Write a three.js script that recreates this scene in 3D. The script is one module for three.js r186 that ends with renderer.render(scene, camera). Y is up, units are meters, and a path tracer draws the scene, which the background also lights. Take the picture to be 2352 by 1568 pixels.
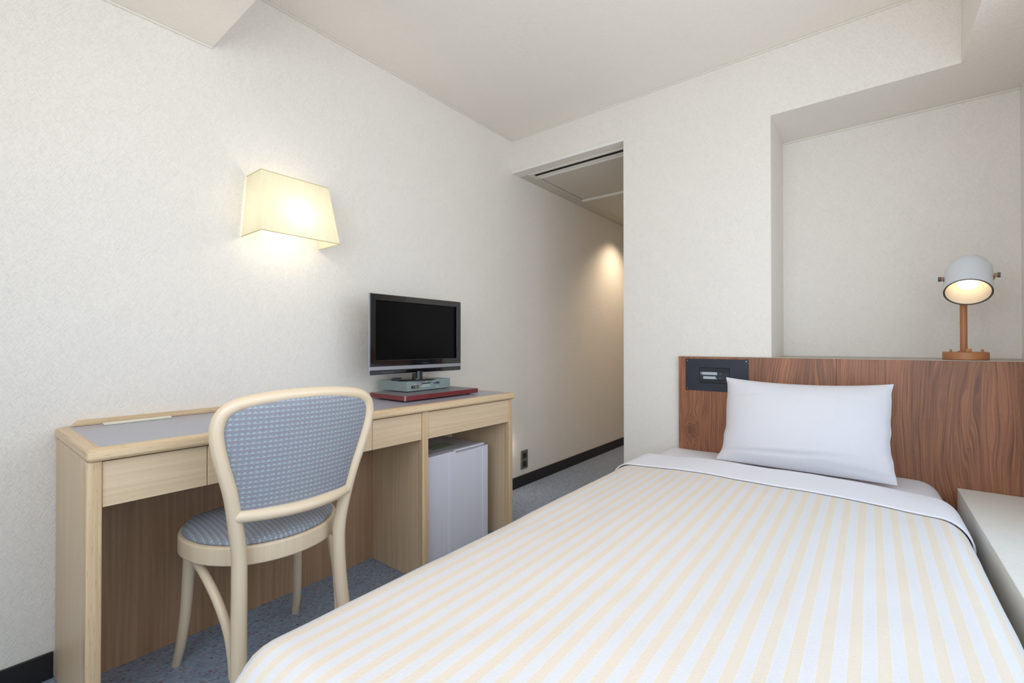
import * as THREE from 'three';
import { RectAreaLightUniformsLib } from 'three/addons/lights/RectAreaLightUniformsLib.js';
import { RoundedBoxGeometry } from 'three/addons/geometries/RoundedBoxGeometry.js';
import { mergeGeometries } from 'three/addons/utils/BufferGeometryUtils.js';

// ---------------------------------------------------------------- camera, light, exposure
const scene = new THREE.Scene();
const renderer = new THREE.WebGLRenderer({ antialias: true });
renderer.toneMapping = THREE.LinearToneMapping;
renderer.toneMappingExposure = 0.66;
renderer.shadowMap.enabled = true;
const camera = new THREE.PerspectiveCamera(74.02, 1.5, 0.05, 50);
camera.position.set(1.93, 0.997, 2.44);
{ const yaw = 38.36 * Math.PI / 180, p = Math.atan(7 / 1040);
  camera.lookAt(1.93 - Math.sin(yaw) * Math.cos(p), 0.997 + Math.sin(p), 2.44 - Math.cos(yaw) * Math.cos(p)); }
scene.background = new THREE.Color(0.80, 0.89, 1.0);
scene.backgroundIntensity = 2.0;
RectAreaLightUniformsLib.init();
// daylight: one window in the wall behind the camera, one in the right wall above the ledge; both outside the frame
const ZW = 3.15, WIN = { x0: 1.0, x1: 2.2, y0: 0.7, y1: 2.05 }, WIN2 = { z0: 0.5, z1: 2.6, y0: 0.56, y1: 2.04 };
function windowLight(name, color, power, w, h, c, dir, tilt) {      // tilt < 0: light that falls from the sky, tilt > 0: light thrown up by the sunlit ground outside
  const l = new THREE.RectAreaLight(color, power, w, h); l.name = name; l.position.copy(c);
  l.lookAt(c.x + dir.x * Math.cos(tilt), c.y + Math.sin(tilt), c.z + dir.z * Math.cos(tilt)); scene.add(l);
}
const SKY = new THREE.Color(0.50, 0.735, 1.0), GROUND = new THREE.Color(1.0, 0.86, 0.69);
{ const c1 = new THREE.Vector3((WIN.x0 + WIN.x1) / 2, (WIN.y0 + WIN.y1) / 2, ZW - 0.2), d1 = new THREE.Vector3(0, 0, -1), w1 = WIN.x1 - WIN.x0, h1 = WIN.y1 - WIN.y0;
  const c2 = new THREE.Vector3(2.43 - 0.07, (WIN2.y0 + WIN2.y1) / 2, (WIN2.z0 + WIN2.z1) / 2), d2 = new THREE.Vector3(-1, 0, 0), w2 = WIN2.z1 - WIN2.z0, h2 = WIN2.y1 - WIN2.y0;
  windowLight('window_skylight', SKY, 3.0, w1, h1, c1, d1, -0.28); windowLight('window_groundlight', GROUND, 4.6, w1, h1 * 0.55, c1, d1, 0.5);
  windowLight('side_window_skylight', SKY, 1.4, w2, h2, c2, d2, -0.085); c2.x -= 0.12; windowLight('side_window_groundlight', GROUND, 1.6, w2, h2 * 0.5, c2, d2, 0.5); }

// ---------------------------------------------------------------- helpers
let seed = 7;
const rnd = () => { seed = (seed * 1664525 + 1013904223) >>> 0; return seed / 4294967296; };
const V = (x, y, z) => new THREE.Vector3(x, y, z);
const clamp = (x, a = 0, b = 1) => Math.min(b, Math.max(a, x));
const mixn = (a, b, t) => a + (b - a) * t;
const sstep = (a, b, x) => { const t = clamp((x - a) / (b - a)); return t * t * (3 - 2 * t); };
function hash(ix, iy, s) { let h = (Math.imul(ix, 374761393) + Math.imul(iy, 668265263) + Math.imul(s, 974711)) | 0; h = Math.imul(h ^ (h >>> 13), 1274126177); h ^= h >>> 16; return (h >>> 0) / 4294967296; }
function vn(x, y, s = 1, px = 1e9, py = 1e9) {        // value noise, periodic in px, py cells
  const x0 = Math.floor(x), y0 = Math.floor(y), fx = x - x0, fy = y - y0;
  const sx = fx * fx * (3 - 2 * fx), sy = fy * fy * (3 - 2 * fy);
  const m = (a, p) => ((a % p) + p) % p;
  const a = m(x0, px), b = m(x0 + 1, px), c = m(y0, py), d = m(y0 + 1, py);
  return mixn(mixn(hash(a, c, s), hash(b, c, s), sx), mixn(hash(a, d, s), hash(b, d, s), sx), sy);
}
function tex(w, h, fn, { srgb = true, rep = [1, 1], wrap = true } = {}) {   // fn(u, v) -> [r, g, b] 0..1 or a number
  const d = new Uint8Array(w * h * 4);
  for (let j = 0; j < h; j++) for (let i = 0; i < w; i++) {
    const c = fn((i + 0.5) / w, (j + 0.5) / h), k = (j * w + i) * 4;
    if (typeof c === 'number') { const q = clamp(c) * 255; d[k] = d[k + 1] = d[k + 2] = q; }
    else { d[k] = clamp(c[0]) * 255; d[k + 1] = clamp(c[1]) * 255; d[k + 2] = clamp(c[2]) * 255; }
    d[k + 3] = 255;
  }
  const t = new THREE.DataTexture(d, w, h, THREE.RGBAFormat);
  t.magFilter = THREE.LinearFilter; t.minFilter = THREE.LinearMipmapLinearFilter; t.generateMipmaps = true;
  if (wrap) t.wrapS = t.wrapT = THREE.RepeatWrapping;
  if (srgb) t.colorSpace = THREE.SRGBColorSpace;
  t.repeat.set(rep[0], rep[1]); t.needsUpdate = true; return t;
}
const lerp3 = (a, b, t) => [mixn(a[0], b[0], t), mixn(a[1], b[1], t), mixn(a[2], b[2], t)];
const M = (o) => new THREE.MeshPhysicalMaterial({ roughness: 0.6, metalness: 0, ...o });

function planarUV(g, grain) {          // uv in metres from position; u runs along the grain axis
  if (g.index) g = g.toNonIndexed();
  const p = g.attributes.position, n = p.count, uv = new Float32Array(n * 2);
  const a = V(), b = V(), c = V(), ax = ['x', 'y', 'z'];
  for (let i = 0; i < n; i += 3) {
    a.fromBufferAttribute(p, i); b.fromBufferAttribute(p, i + 1); c.fromBufferAttribute(p, i + 2);
    const q = [a.clone(), b, c], nn = V().subVectors(b, a).cross(V().subVectors(c, a));
    const m = [Math.abs(nn.x), Math.abs(nn.y), Math.abs(nn.z)], k = m.indexOf(Math.max(...m));
    let [u, v] = k === 0 ? ['z', 'y'] : k === 1 ? ['x', 'z'] : ['x', 'y'];
    if (grain && v === grain) [u, v] = [v, u];
    q.forEach((w, j) => { uv[(i + j) * 2] = w[u]; uv[(i + j) * 2 + 1] = w[v]; });
  }
  g.setAttribute('uv', new THREE.BufferAttribute(uv, 2)); return g;
}
function box(x0, x1, y0, y1, z0, z1, grain) {
  const g = new THREE.BoxGeometry(x1 - x0, y1 - y0, z1 - z0); g.translate((x0 + x1) / 2, (y0 + y1) / 2, (z0 + z1) / 2); return planarUV(g, grain);
}
function rbox(x0, x1, y0, y1, z0, z1, r = 0.003, grain, seg = 2) {
  const g = new RoundedBoxGeometry(x1 - x0, y1 - y0, z1 - z0, seg, r); g.translate((x0 + x1) / 2, (y0 + y1) / 2, (z0 + z1) / 2); return planarUV(g, grain);
}
const merge = (l) => l.length === 1 ? l[0] : mergeGeometries(l.map((g) => { const q = g.index ? g.toNonIndexed() : g; for (const k of Object.keys(q.attributes)) if (!['position', 'normal', 'uv'].includes(k)) q.deleteAttribute(k); return q; }));
function mesh(name, geo, m, parent = scene, label) {
  const o = new THREE.Mesh(Array.isArray(geo) ? merge(geo) : geo, m); o.name = name; o.castShadow = o.receiveShadow = true;
  if (label) o.userData.label = label; parent.add(o); return o;
}
function thing(name, label, category, pos = [0, 0, 0], turn = 0, group) {
  const o = new THREE.Group(); o.name = name; o.position.set(...pos); o.rotation.y = turn; o.userData = { label, category }; if (group) o.userData.group = group; scene.add(o); return o;
}
function struct(name, geo, m, label, category) { const o = mesh(name, geo, m); o.userData = { kind: 'structure', label, category }; return o; }
function grid(nu, nv, fn, closeU = false) {          // fn(i/nu, j/nv) -> [Vector3, u, v]
  const pos = [], uv = [], idx = [];
  for (let j = 0; j <= nv; j++) for (let i = 0; i <= nu; i++) { const [p, u, v] = fn(i / nu, j / nv); pos.push(p.x, p.y, p.z); uv.push(u, v); }
  for (let j = 0; j < nv; j++) for (let i = 0; i < nu; i++) { const a = j * (nu + 1) + i, b = a + 1, c = a + nu + 1, d = c + 1; idx.push(a, b, d, a, d, c); }
  const g = new THREE.BufferGeometry(); g.setAttribute('position', new THREE.Float32BufferAttribute(pos, 3)); g.setAttribute('uv', new THREE.Float32BufferAttribute(uv, 2)); g.setIndex(idx);
  g.computeVertexNormals();
  return g;
}
function sweep(pts, rad, n = 48, seg = 16, i0 = 0, i1 = n) {   // tube along a smooth curve, radius function of 0..1, rounded ends; i0..i1 takes a stretch of it
  const cv = new THREE.CatmullRomCurve3(pts.map((p) => V(...p)), false, 'centripetal');
  const fr = cv.computeFrenetFrames(n, false), L = cv.getLength();
  const P = [], Q = [], U = [], I = [], rings = [];
  const rf = typeof rad === 'function' ? rad : () => rad;
  const ring = (c, i, r, u, T, k0) => { const N = fr.normals[i], B = fr.binormals[i]; rings.push(P.length / 3); for (let k = 0; k <= seg; k++) { const a = k / seg * Math.PI * 2, d = V().addScaledVector(N, Math.cos(a)).addScaledVector(B, Math.sin(a)); P.push(c.x + d.x * r, c.y + d.y * r, c.z + d.z * r); if (T) d.multiplyScalar(k0).addScaledVector(T, Math.sqrt(1 - k0 * k0)).normalize(); Q.push(d.x, d.y, d.z); U.push(u, k / seg * 0.12); } };
  const end = (i, s) => { const t = i / n, c = cv.getPointAt(t), T = fr.tangents[i].clone().multiplyScalar(s), r = rf(t); (s < 0 ? [0.001, 0.5, 0.85] : [0.85, 0.5, 0.001]).forEach((q) => ring(c.clone().addScaledVector(T, r * 0.35 * Math.sqrt(1 - q * q)), i, r * q, t * L, T, q)); };
  if (i0 === 0) end(0, -1);
  for (let i = i0; i <= i1; i++) ring(cv.getPointAt(i / n), i, rf(i / n), i / n * L);
  if (i1 === n) end(n, 1);
  for (let j = 0; j + 1 < rings.length; j++) for (let k = 0; k < seg; k++) { const a = rings[j] + k, b = a + 1, c = rings[j + 1] + k, d = c + 1; I.push(a, b, d, a, d, c); }
  const g = new THREE.BufferGeometry(); g.setAttribute('position', new THREE.Float32BufferAttribute(P, 3)); g.setAttribute('normal', new THREE.Float32BufferAttribute(Q, 3)); g.setAttribute('uv', new THREE.Float32BufferAttribute(U, 2)); g.setIndex(I); return g;
}
function loft(rings, capA = true, capB = true) {     // closed outlines of equal length, stacked
  const n = rings[0].length, P = [], U = [], I = [];
  rings.forEach((r) => { for (let k = 0; k <= n; k++) { const p = r[k % n]; P.push(p.x, p.y, p.z); U.push(p.x, p.z); } });
  for (let j = 0; j + 1 < rings.length; j++) for (let k = 0; k < n; k++) { const a = j * (n + 1) + k, b = a + 1, c = a + n + 1, d = c + 1; I.push(a, d, b, a, c, d); }
  const cap = (j, flip) => { const c = V(); rings[j].forEach((p) => c.add(p)); c.divideScalar(n); const q = P.length / 3; P.push(c.x, c.y, c.z); U.push(c.x, c.z); for (let k = 0; k < n; k++) { const a = j * (n + 1) + k; flip ? I.push(q, a + 1, a) : I.push(q, a, a + 1); } };
  if (capA) cap(0, false); if (capB) cap(rings.length - 1, true);
  const g = new THREE.BufferGeometry(); g.setAttribute('position', new THREE.Float32BufferAttribute(P, 3)); g.setAttribute('uv', new THREE.Float32BufferAttribute(U, 2)); g.setIndex(I); g.computeVertexNormals(); return g;
}
const lathe = (prof, seg = 48) => new THREE.LatheGeometry(prof.map(([r, y]) => new THREE.Vector2(r, y)), seg);
function cyl(r, h, x, y, z, axis = 'y', seg = 24, r2 = r) { const g = new THREE.CylinderGeometry(r2, r, h, seg); if (axis === 'x') g.rotateZ(Math.PI / 2); if (axis === 'z') g.rotateX(Math.PI / 2); g.translate(x, y, z); return g; }

// ---------------------------------------------------------------- textures and materials
// embossed wallpaper: short crossed strokes
function strokeMap(n, count, minL, maxL, spread, seedN) {
  const d = new Float32Array(n * n).fill(0.5); seed = seedN;
  for (let k = 0; k < count; k++) {
    const x = rnd() * n, y = rnd() * n, up = rnd() < 0.5, ang = (up ? 1.02 : -0.95) + (rnd() - 0.5) * spread, L = mixn(minL, maxL, rnd()), s = (rnd() < 0.55 ? 1 : -1) * mixn(0.18, 0.5, rnd()), w = mixn(0.8, 1.6, rnd());
    const dx = Math.cos(ang), dy = Math.sin(ang);
    for (let t = -L / 2; t < L / 2; t += 0.7) for (let q = -2; q <= 2; q++) {
      const f = Math.exp(-(q * q) / (w * w)) * (1 - Math.pow(Math.abs(2 * t / L), 4));
      const px = Math.round(x + dx * t - dy * q), py = Math.round(y + dy * t + dx * q), i = (((py % n) + n) % n) * n + (((px % n) + n) % n);
      d[i] = mixn(d[i], 0.5 + s, f * 0.75);
    }
  }
  return d;
}
const wallRel = strokeMap(1024, 15000, 16, 46, 0.25, 11);
const wallBump = tex(1024, 1024, (u, v) => wallRel[Math.floor(v * 1024) * 1024 + Math.floor(u * 1024)], { srgb: false, rep: [2, 2] });
const wallMap = tex(1024, 1024, (u, v) => { const s = wallRel[Math.floor(v * 1024) * 1024 + Math.floor(u * 1024)] - 0.5; const k = 1 + s * 0.035 + (vn(u * 6, v * 6, 3, 6, 6) - 0.5) * 0.006; return [0.95 * k, 0.926 * k, 0.893 * k]; }, { rep: [2, 2] });
const wallpaper = M({ map: wallMap, bumpMap: wallBump, bumpScale: 0.0013, roughness: 0.78 });
const ceilRel = strokeMap(512, 5200, 10, 30, 3.0, 23);
const ceilBump = tex(512, 512, (u, v) => ceilRel[Math.floor(v * 512) * 512 + Math.floor(u * 512)], { srgb: false, rep: [2.5, 2.5] });
const ceilMap = tex(512, 512, (u, v) => { const s = ceilRel[Math.floor(v * 512) * 512 + Math.floor(u * 512)] - 0.5; const k = 1 + s * 0.02; return [0.955 * k, 0.926 * k, 0.888 * k]; }, { rep: [2.5, 2.5] });
const ceilPaper = M({ map: ceilMap, bumpMap: ceilBump, bumpScale: 0.0008, roughness: 0.85 });
// loop carpet: rows of slanted tufts, blue-grey with dark and pink flecks; u across the rows, v along them
const carpetFn = (u, v) => {
  const rows = 64, r = Math.floor(u * rows), fu = u * rows - r, slant = v * 72 + fu * 0.9 + hash(r, 5, 9) * 3, t = Math.floor(slant), ft = slant - t;
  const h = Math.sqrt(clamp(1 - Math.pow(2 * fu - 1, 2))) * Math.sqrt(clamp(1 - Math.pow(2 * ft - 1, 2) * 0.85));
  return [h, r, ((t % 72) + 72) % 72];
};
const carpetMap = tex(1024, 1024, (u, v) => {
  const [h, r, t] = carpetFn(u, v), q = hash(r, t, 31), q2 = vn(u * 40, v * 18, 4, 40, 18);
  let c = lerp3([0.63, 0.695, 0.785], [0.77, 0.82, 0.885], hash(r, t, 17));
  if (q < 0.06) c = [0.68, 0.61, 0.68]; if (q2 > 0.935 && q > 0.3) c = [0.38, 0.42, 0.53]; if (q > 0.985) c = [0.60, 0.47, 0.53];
  const k = 0.8 + 0.2 * h; return [c[0] * k, c[1] * k, c[2] * k];  // self-shadowing of the tufts put into the colour, gaps between loops darker
}, { rep: [2.4, 2.4] });
const carpetBump = tex(1024, 1024, (u, v) => carpetFn(u, v)[0], { srgb: false, rep: [2.4, 2.4] });
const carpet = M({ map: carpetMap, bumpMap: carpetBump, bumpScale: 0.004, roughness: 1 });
// pale ash / oak: u along the grain, one tile = 1.2 m x 0.5 m
function paleWood(base, dark, s, pore = 0.14) {
  return tex(1024, 1024, (u, v) => {
    const wv = v + 0.012 * (vn(u * 5, v * 8, s, 5, 8) - 0.5);
    let t = 0.55 * vn(u * 3, wv * 70, s + 1, 3, 70) + 0.3 * vn(u * 9, wv * 190, s + 2, 9, 190) + 0.25 * vn(u * 2, wv * 9, s + 3, 2, 9);
    const p = vn(u * 42, wv * 330, s + 4, 42, 330); t = t * 0.75 + (p > 0.8 ? (p - 0.8) * 5 * pore * 2 : 0);
    return lerp3(base, dark, clamp(t));
  }, { rep: [0.85, 2] });
}
const ashMap = paleWood([0.925, 0.835, 0.71], [0.82, 0.705, 0.56], 41);
const ash = M({ map: ashMap, roughness: 0.48, clearcoat: 0.15, clearcoatRoughness: 0.45 });
const shadedAsh = M({ map: paleWood([0.76, 0.63, 0.51], [0.62, 0.48, 0.37], 43), roughness: 0.5 });  // the desk ash in a darker copy: kneehole shade put into the colour
const oakEdge = M({ map: paleWood([0.93, 0.83, 0.68], [0.74, 0.60, 0.43], 57, 0.3), roughness: 0.42, clearcoat: 0.25, clearcoatRoughness: 0.35 });
const beech = M({ map: paleWood([0.925, 0.85, 0.745], [0.87, 0.775, 0.65], 77, 0.05), roughness: 0.38, clearcoat: 0.3, clearcoatRoughness: 0.3 });
// rosewood laminate over the headboard, one sheet of 1.3 m x 0.94 m
const roseMap = tex(1536, 1024, (u, v) => {
  const x = u * 1.3, y = v * 0.94;
  let w = x + 0.055 * (vn(x * 5, y * 1.6, 3) - 0.5) + 0.035 * (vn(x * 11, y * 4, 4) - 0.5) + 0.008 * (vn(x * 60, y * 9, 5) - 0.5);
  const kx = (x - 0.068) / 0.03, ky = (y - 0.555) / 0.055, kd = Math.sqrt(kx * kx + ky * ky);      // the knot near the left edge
  w += 0.05 * Math.exp(-kd * kd * 0.5) * Math.cos(kd * 2.6) * Math.sign(kx || 1) * Math.min(1, Math.abs(kx));
  const ring = Math.sin(w * 210 + 3 * vn(x * 9, y * 1.5, 6)), ring2 = Math.sin(w * 530 + 5 * vn(x * 4, y, 7));
  const fine = vn(w * 900, y * 12, 8), fine2 = vn(w * 420, y * 5, 9), wide = vn(w * 16, y * 1.2, 10);
  let t = 0.42 + 0.30 * (wide - 0.5) + 0.36 * (fine2 - 0.5) + 0.40 * (fine - 0.5) + 0.05 * ring2;
  const band = vn(w * 9, y * 0.9, 12); if (band > 0.3) t += 0.17 * Math.pow(Math.max(0, ring), 7) * sstep(0.3, 0.6, band);
  t += 0.25 * Math.exp(-kd * kd * 1.5);
  const pore = vn(w * 1500, y * 30, 13); if (pore > 0.8) t += (pore - 0.8) * 1.3;
  return lerp3([0.745, 0.50, 0.34], [0.355, 0.21, 0.155], clamp(t));
}, { wrap: false });
const rosewood = M({ map: roseMap, roughness: 0.4, clearcoat: 0.15, clearcoatRoughness: 0.4 });
// blue-grey upholstery with rows of triangles, one tile = 0.0144 m x 0.0152 m repeated
const cloth = (u, v, s) => (vn(u * 64, v * 64, s, 64, 64) - 0.5) * 0.06;
const fabricMap = tex(512, 512, (u, v) => {
  const x = (u * 8) % 1, y = (v * 8) % 1, n = cloth(u, v, 21) + (vn(u * 256, v * 256, 22, 256, 256) - 0.5) * 0.10;
  let c = [0.565, 0.56, 0.60];
  if (y < 0.52) { c = [0.55, 0.59, 0.625]; const yy = y / 0.5; if (yy < 1 && Math.abs(x - 0.5) < 0.47 * (1 - yy)) c = [0.655, 0.695, 0.73]; }
  return [c[0] + n, c[1] + n, c[2] + n];
}, { rep: [1 / 0.1, 1 / 0.103] });
const weaveBump = tex(256, 256, (u, v) => 0.5 + 0.25 * Math.sin(u * 2 * Math.PI * 64) + 0.25 * Math.sin(v * 2 * Math.PI * 64), { srgb: false, rep: [1 / 0.08, 1 / 0.08] });
const upholstery = M({ map: fabricMap, bumpMap: weaveBump, bumpScale: 0.0003, roughness: 0.62, sheen: 0.2, sheenRoughness: 0.5, sheenColor: new THREE.Color(0.9, 0.9, 0.92) });
// linens
const linenBump = tex(512, 512, (u, v) => 0.5 + 0.3 * (vn(u * 190, v * 190, 3, 190, 190) - 0.5) + 0.5 * (vn(u * 14, v * 5, 5, 14, 5) - 0.5), { srgb: false, rep: [2.5, 2.5] });
const sheetMat = M({ color: new THREE.Color(0.885, 0.865, 0.90), bumpMap: linenBump, bumpScale: 0.0012, roughness: 0.85, side: THREE.DoubleSide });
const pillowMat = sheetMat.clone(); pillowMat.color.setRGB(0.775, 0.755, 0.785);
const PERIOD = 0.0375;
const stripeMap = tex(1024, 256, (u, v) => {
  const x = (u * 8) % 1, e = (vn(u * 512, v * 256, 5, 512, 256) - 0.5) * 0.02, edge = Math.min(Math.abs(x - 0.5), x, 1 - x);
  let c = x < 0.5 ? [0.918, 0.86, 0.787] : [0.895, 0.882, 0.885]; if (edge < 0.012) c = [0.92, 0.895, 0.86];
  return [c[0] + e, c[1] + e, c[2] + e];
}, { rep: [1 / (PERIOD * 8), 2] });
const duvetMat = M({ map: stripeMap, bumpMap: linenBump, bumpScale: 0.0010, roughness: 0.8, side: THREE.DoubleSide });
const shadeMap = tex(512, 256, (u, v) => { const k = 0.97 + 0.04 * (vn(u * 150, v * 4, 3, 150, 4) - 0.5) + 0.015 * vn(u * 60, v * 90, 4, 60, 90); return [0.97 * k, 0.95 * k, 0.85 * k]; }, { rep: [3, 3] });
const shadeMat = M({ map: shadeMap, roughness: 0.95, transmission: 0.42, thickness: 0, side: THREE.DoubleSide });
const fibreMap = tex(512, 512, (u, v) => { const t = 0.5 * vn(u * 20, v * 170, 3, 20, 170) + 0.5 * vn(u * 44, v * 250, 4, 44, 250); return lerp3([0.955, 0.945, 0.92], [0.90, 0.885, 0.85], t); }, { rep: [3, 3] });
const fibre = M({ map: fibreMap, bumpMap: fibreMap, bumpScale: 0.0006, roughness: 0.6 });
const deskGrey = M({ map: tex(256, 256, (u, v) => { const n = (vn(u * 90, v * 90, 3, 90, 90) - 0.5) * 0.035; return [0.67 + n, 0.675 + n, 0.725 + n]; }, { rep: [2, 2] }), roughness: 0.32, clearcoat: 0.1 });
const whitePaint = M({ color: 0xefede6, roughness: 0.5 });
const trimPaint = M({ color: 0xe9e4d8, roughness: 0.6 });
const blackBase = M({ color: 0x1f1c1c, roughness: 0.45 });
const panelGrey = M({ color: 0xd2ccbf, roughness: 0.7 });
const blackGap = M({ color: 0x0b0b0b, roughness: 0.9 });
const gloss = M({ color: 0x08080a, roughness: 0.08, clearcoat: 0.6, clearcoatRoughness: 0.05 });
const satinBlack = M({ color: 0x15161a, roughness: 0.35 });
const screenMat = M({ color: 0x060608, roughness: 0.2, specularIntensity: 0.25 });
const silver = M({ color: 0xa9abb2, roughness: 0.35, metalness: 0.55 });
const chrome = M({ color: 0xc8c8cc, roughness: 0.2, metalness: 1 });
const redLacquer = M({ color: 0x74262a, roughness: 0.28, clearcoat: 0.4 });
const greyTop = M({ color: 0x7e787e, roughness: 0.35 });
const boxGrey = M({ color: 0x8a9796, roughness: 0.5 });
const fridgeWhite = M({ color: 0xdcdae2, roughness: 0.38 });
const fridgeBody = M({ color: 0xbdbbc2, roughness: 0.5 });
const tan = M({ color: 0xb07448, roughness: 0.42 });
const tanLight = M({ color: 0xb98250, roughness: 0.5 });
const enamel = M({ color: 0xdcdee2, roughness: 0.35 });
const knobGrey = M({ color: 0x51535c, roughness: 0.5 });
const darkPlate = M({ color: 0x252a36, roughness: 0.42 });
const plateUnit = M({ color: 0x1a1c22, roughness: 0.4 });
const outletGrey = M({ color: 0x6c6c68, roughness: 0.5 });
const ivory = M({ color: 0xece5cf, roughness: 0.55 });
const aluminium = M({ color: 0xb9bcc0, roughness: 0.4, metalness: 0.7 });

// ---------------------------------------------------------------- the room
const RX = 2.43, CEIL = 2.4, HX = 0.818, HZ = -2.7, HCEIL = 2.172, NX = 1.563, NY = 2.083, NZ = -0.385, SHELF = 0.937;
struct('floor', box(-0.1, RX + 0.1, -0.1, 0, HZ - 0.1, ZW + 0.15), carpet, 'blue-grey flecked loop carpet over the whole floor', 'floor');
struct('ceiling', box(-0.1, RX + 0.1, CEIL, CEIL + 0.1, -0.55, ZW + 0.15), ceilPaper, 'off-white textured ceiling above the bed', 'ceiling');
struct('wall_left', box(-0.1, 0, 0, CEIL, HZ - 0.1, ZW + 0.15), wallpaper, 'long off-white wallpapered wall behind the desk', 'wall');
struct('wall_right', [box(RX, RX + 0.1, 0, CEIL, -0.55, WIN2.z0), box(RX, RX + 0.1, 0, CEIL, WIN2.z1, ZW + 0.15), box(RX, RX + 0.1, 0, WIN2.y0, WIN2.z0, WIN2.z1), box(RX, RX + 0.1, WIN2.y1, CEIL, WIN2.z0, WIN2.z1)], wallpaper, 'off-white wallpapered wall at the right end of the niche', 'wall');
struct('wall_back', [
  box(0, HX, HCEIL, CEIL, -0.085, 0), box(HX, NX, 0, CEIL, -0.1, 0), box(NX, RX, NY, CEIL, -0.1, 0), box(NX, RX, 0, SHELF - 0.02, -0.1, 0),
  box(NX - 0.1, NX, SHELF - 0.02, NY, NZ, -0.1), box(NX - 0.1, RX, 0, CEIL, NZ - 0.1, NZ), box(NX, RX, NY, CEIL, NZ, -0.1),
], wallpaper, 'off-white wallpapered wall with the recess above the headboard', 'wall');
struct('wall_hallway', [box(HX, HX + 0.1, 0, CEIL, HZ, -0.1), box(0, HX + 0.1, 0, CEIL, HZ - 0.1, HZ)], wallpaper, 'off-white wallpapered walls at the far side of the entrance passage', 'wall');
struct('wall_window', [box(0, RX, 0, WIN.y0, ZW, ZW + 0.12), box(0, RX, WIN.y1, CEIL, ZW, ZW + 0.12), box(0, WIN.x0, WIN.y0, WIN.y1, ZW, ZW + 0.12), box(WIN.x1, RX, WIN.y0, WIN.y1, ZW, ZW + 0.12)], wallpaper, 'off-white wallpapered window wall behind the camera', 'wall');
struct('ceiling_beam', box(0, RX, 2.11, CEIL, 1.812, ZW), ceilPaper, 'deep white ceiling beam boxed in across the window end', 'beam');
struct('ceiling_beam_001', box(2.21, RX, NY, CEIL, 0, 1.812), wallpaper, 'boxed-in white beam running along the right wall to the niche', 'beam');
// hallway ceiling with the air-conditioner slot: a frame of boards around a recess
const HS = { x0: 0.1, x1: 0.775, z0: -0.10, z1: -0.150 };
struct('ceiling_hallway', [box(0, HX, HCEIL, HCEIL + 0.1, HS.z0, -0.085), box(0, HS.x0, HCEIL, HCEIL + 0.1, HZ, HS.z0), box(HS.x1, HX, HCEIL, HCEIL + 0.1, HZ, HS.z0), box(HS.x0, HS.x1, HCEIL + 0.002, HCEIL + 0.1, HZ, -0.8), box(HS.x0, HS.x1, HCEIL + 0.09, HCEIL + 0.1, -0.8, HS.z0)], panelGrey, 'low grey ceiling of the entrance passage', 'ceiling');
const baseboard = (n, g, l) => struct(n, g, blackBase, l, 'baseboard');
baseboard('baseboard_left', [rbox(0, 0.008, 0, 0.078, 2.224, ZW, 0.002), rbox(0, 0.008, 0, 0.078, HZ, 0.573, 0.002)], 'black vinyl baseboard along the left wall and passage');
baseboard('baseboard_back', rbox(HX, 1.13, 0, 0.078, 0, 0.008, 0.002), 'black vinyl baseboard under the back wall beside the bed');
struct('trim_1', rbox(0, HX, HCEIL - 0.003, HCEIL + 0.019, 0, 0.005, 0.002), whitePaint, 'white strip along the lower edge of the passage lintel', 'trim');
struct('trim_2', [rbox(0, 0.008, CEIL - 0.008, CEIL, 0, 1.812, 0.002), rbox(0, 0.008, 2.102, 2.11, 1.812, ZW, 0.002)], trimPaint, 'thin white bead where the left wall meets ceiling and beam', 'trim');
struct('trim_3', rbox(0.008, 2.21, CEIL - 0.008, CEIL, 0, 0.008, 0.002), trimPaint, 'thin white bead where the back wall meets the ceiling', 'trim');
struct('trim_4', rbox(NX, RX, NY - 0.009, NY, NZ, NZ + 0.009, 0.002), trimPaint, 'thin white bead along the top of the niche', 'trim');
{ // the two windows: aluminium frames of four bars and a mullion, two panes each
  const glass = M({ color: 0xffffff, transmission: 1, roughness: 0, thickness: 0, ior: 1.45 });
  const windowAt = (name, label, W, H, pos, turn) => {
    const w = new THREE.Group(); w.name = name; w.userData = { kind: 'structure', label, category: 'window' }; w.position.set(...pos); w.rotation.y = turn; scene.add(w);
    const a = W / 2, h = H / 2;
    mesh('window_frame', [rbox(-a, a, -h, -h + 0.04, 0, 0.05), rbox(-a, a, h - 0.04, h, 0, 0.05), rbox(-a, -a + 0.04, -h + 0.04, h - 0.04, 0, 0.05), rbox(a - 0.04, a, -h + 0.04, h - 0.04, 0, 0.05), rbox(-0.02, 0.02, -h + 0.04, h - 0.04, 0, 0.05)], aluminium, w);
    mesh('pane', box(-a + 0.04, -0.02, -h + 0.04, h - 0.04, 0.022, 0.026), glass, w); mesh('pane', box(0.02, a - 0.04, -h + 0.04, h - 0.04, 0.022, 0.026), glass, w);
  };
  windowAt('window_1', 'aluminium framed window behind the camera', WIN.x1 - WIN.x0, WIN.y1 - WIN.y0, [(WIN.x0 + WIN.x1) / 2, (WIN.y0 + WIN.y1) / 2, ZW + 0.05], 0);
  windowAt('window_2', 'aluminium framed window in the right wall above the ledge', WIN2.z1 - WIN2.z0, WIN2.y1 - WIN2.y0, [RX + 0.03, (WIN2.y0 + WIN2.y1) / 2, (WIN2.z0 + WIN2.z1) / 2], Math.PI / 2);
}
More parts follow.
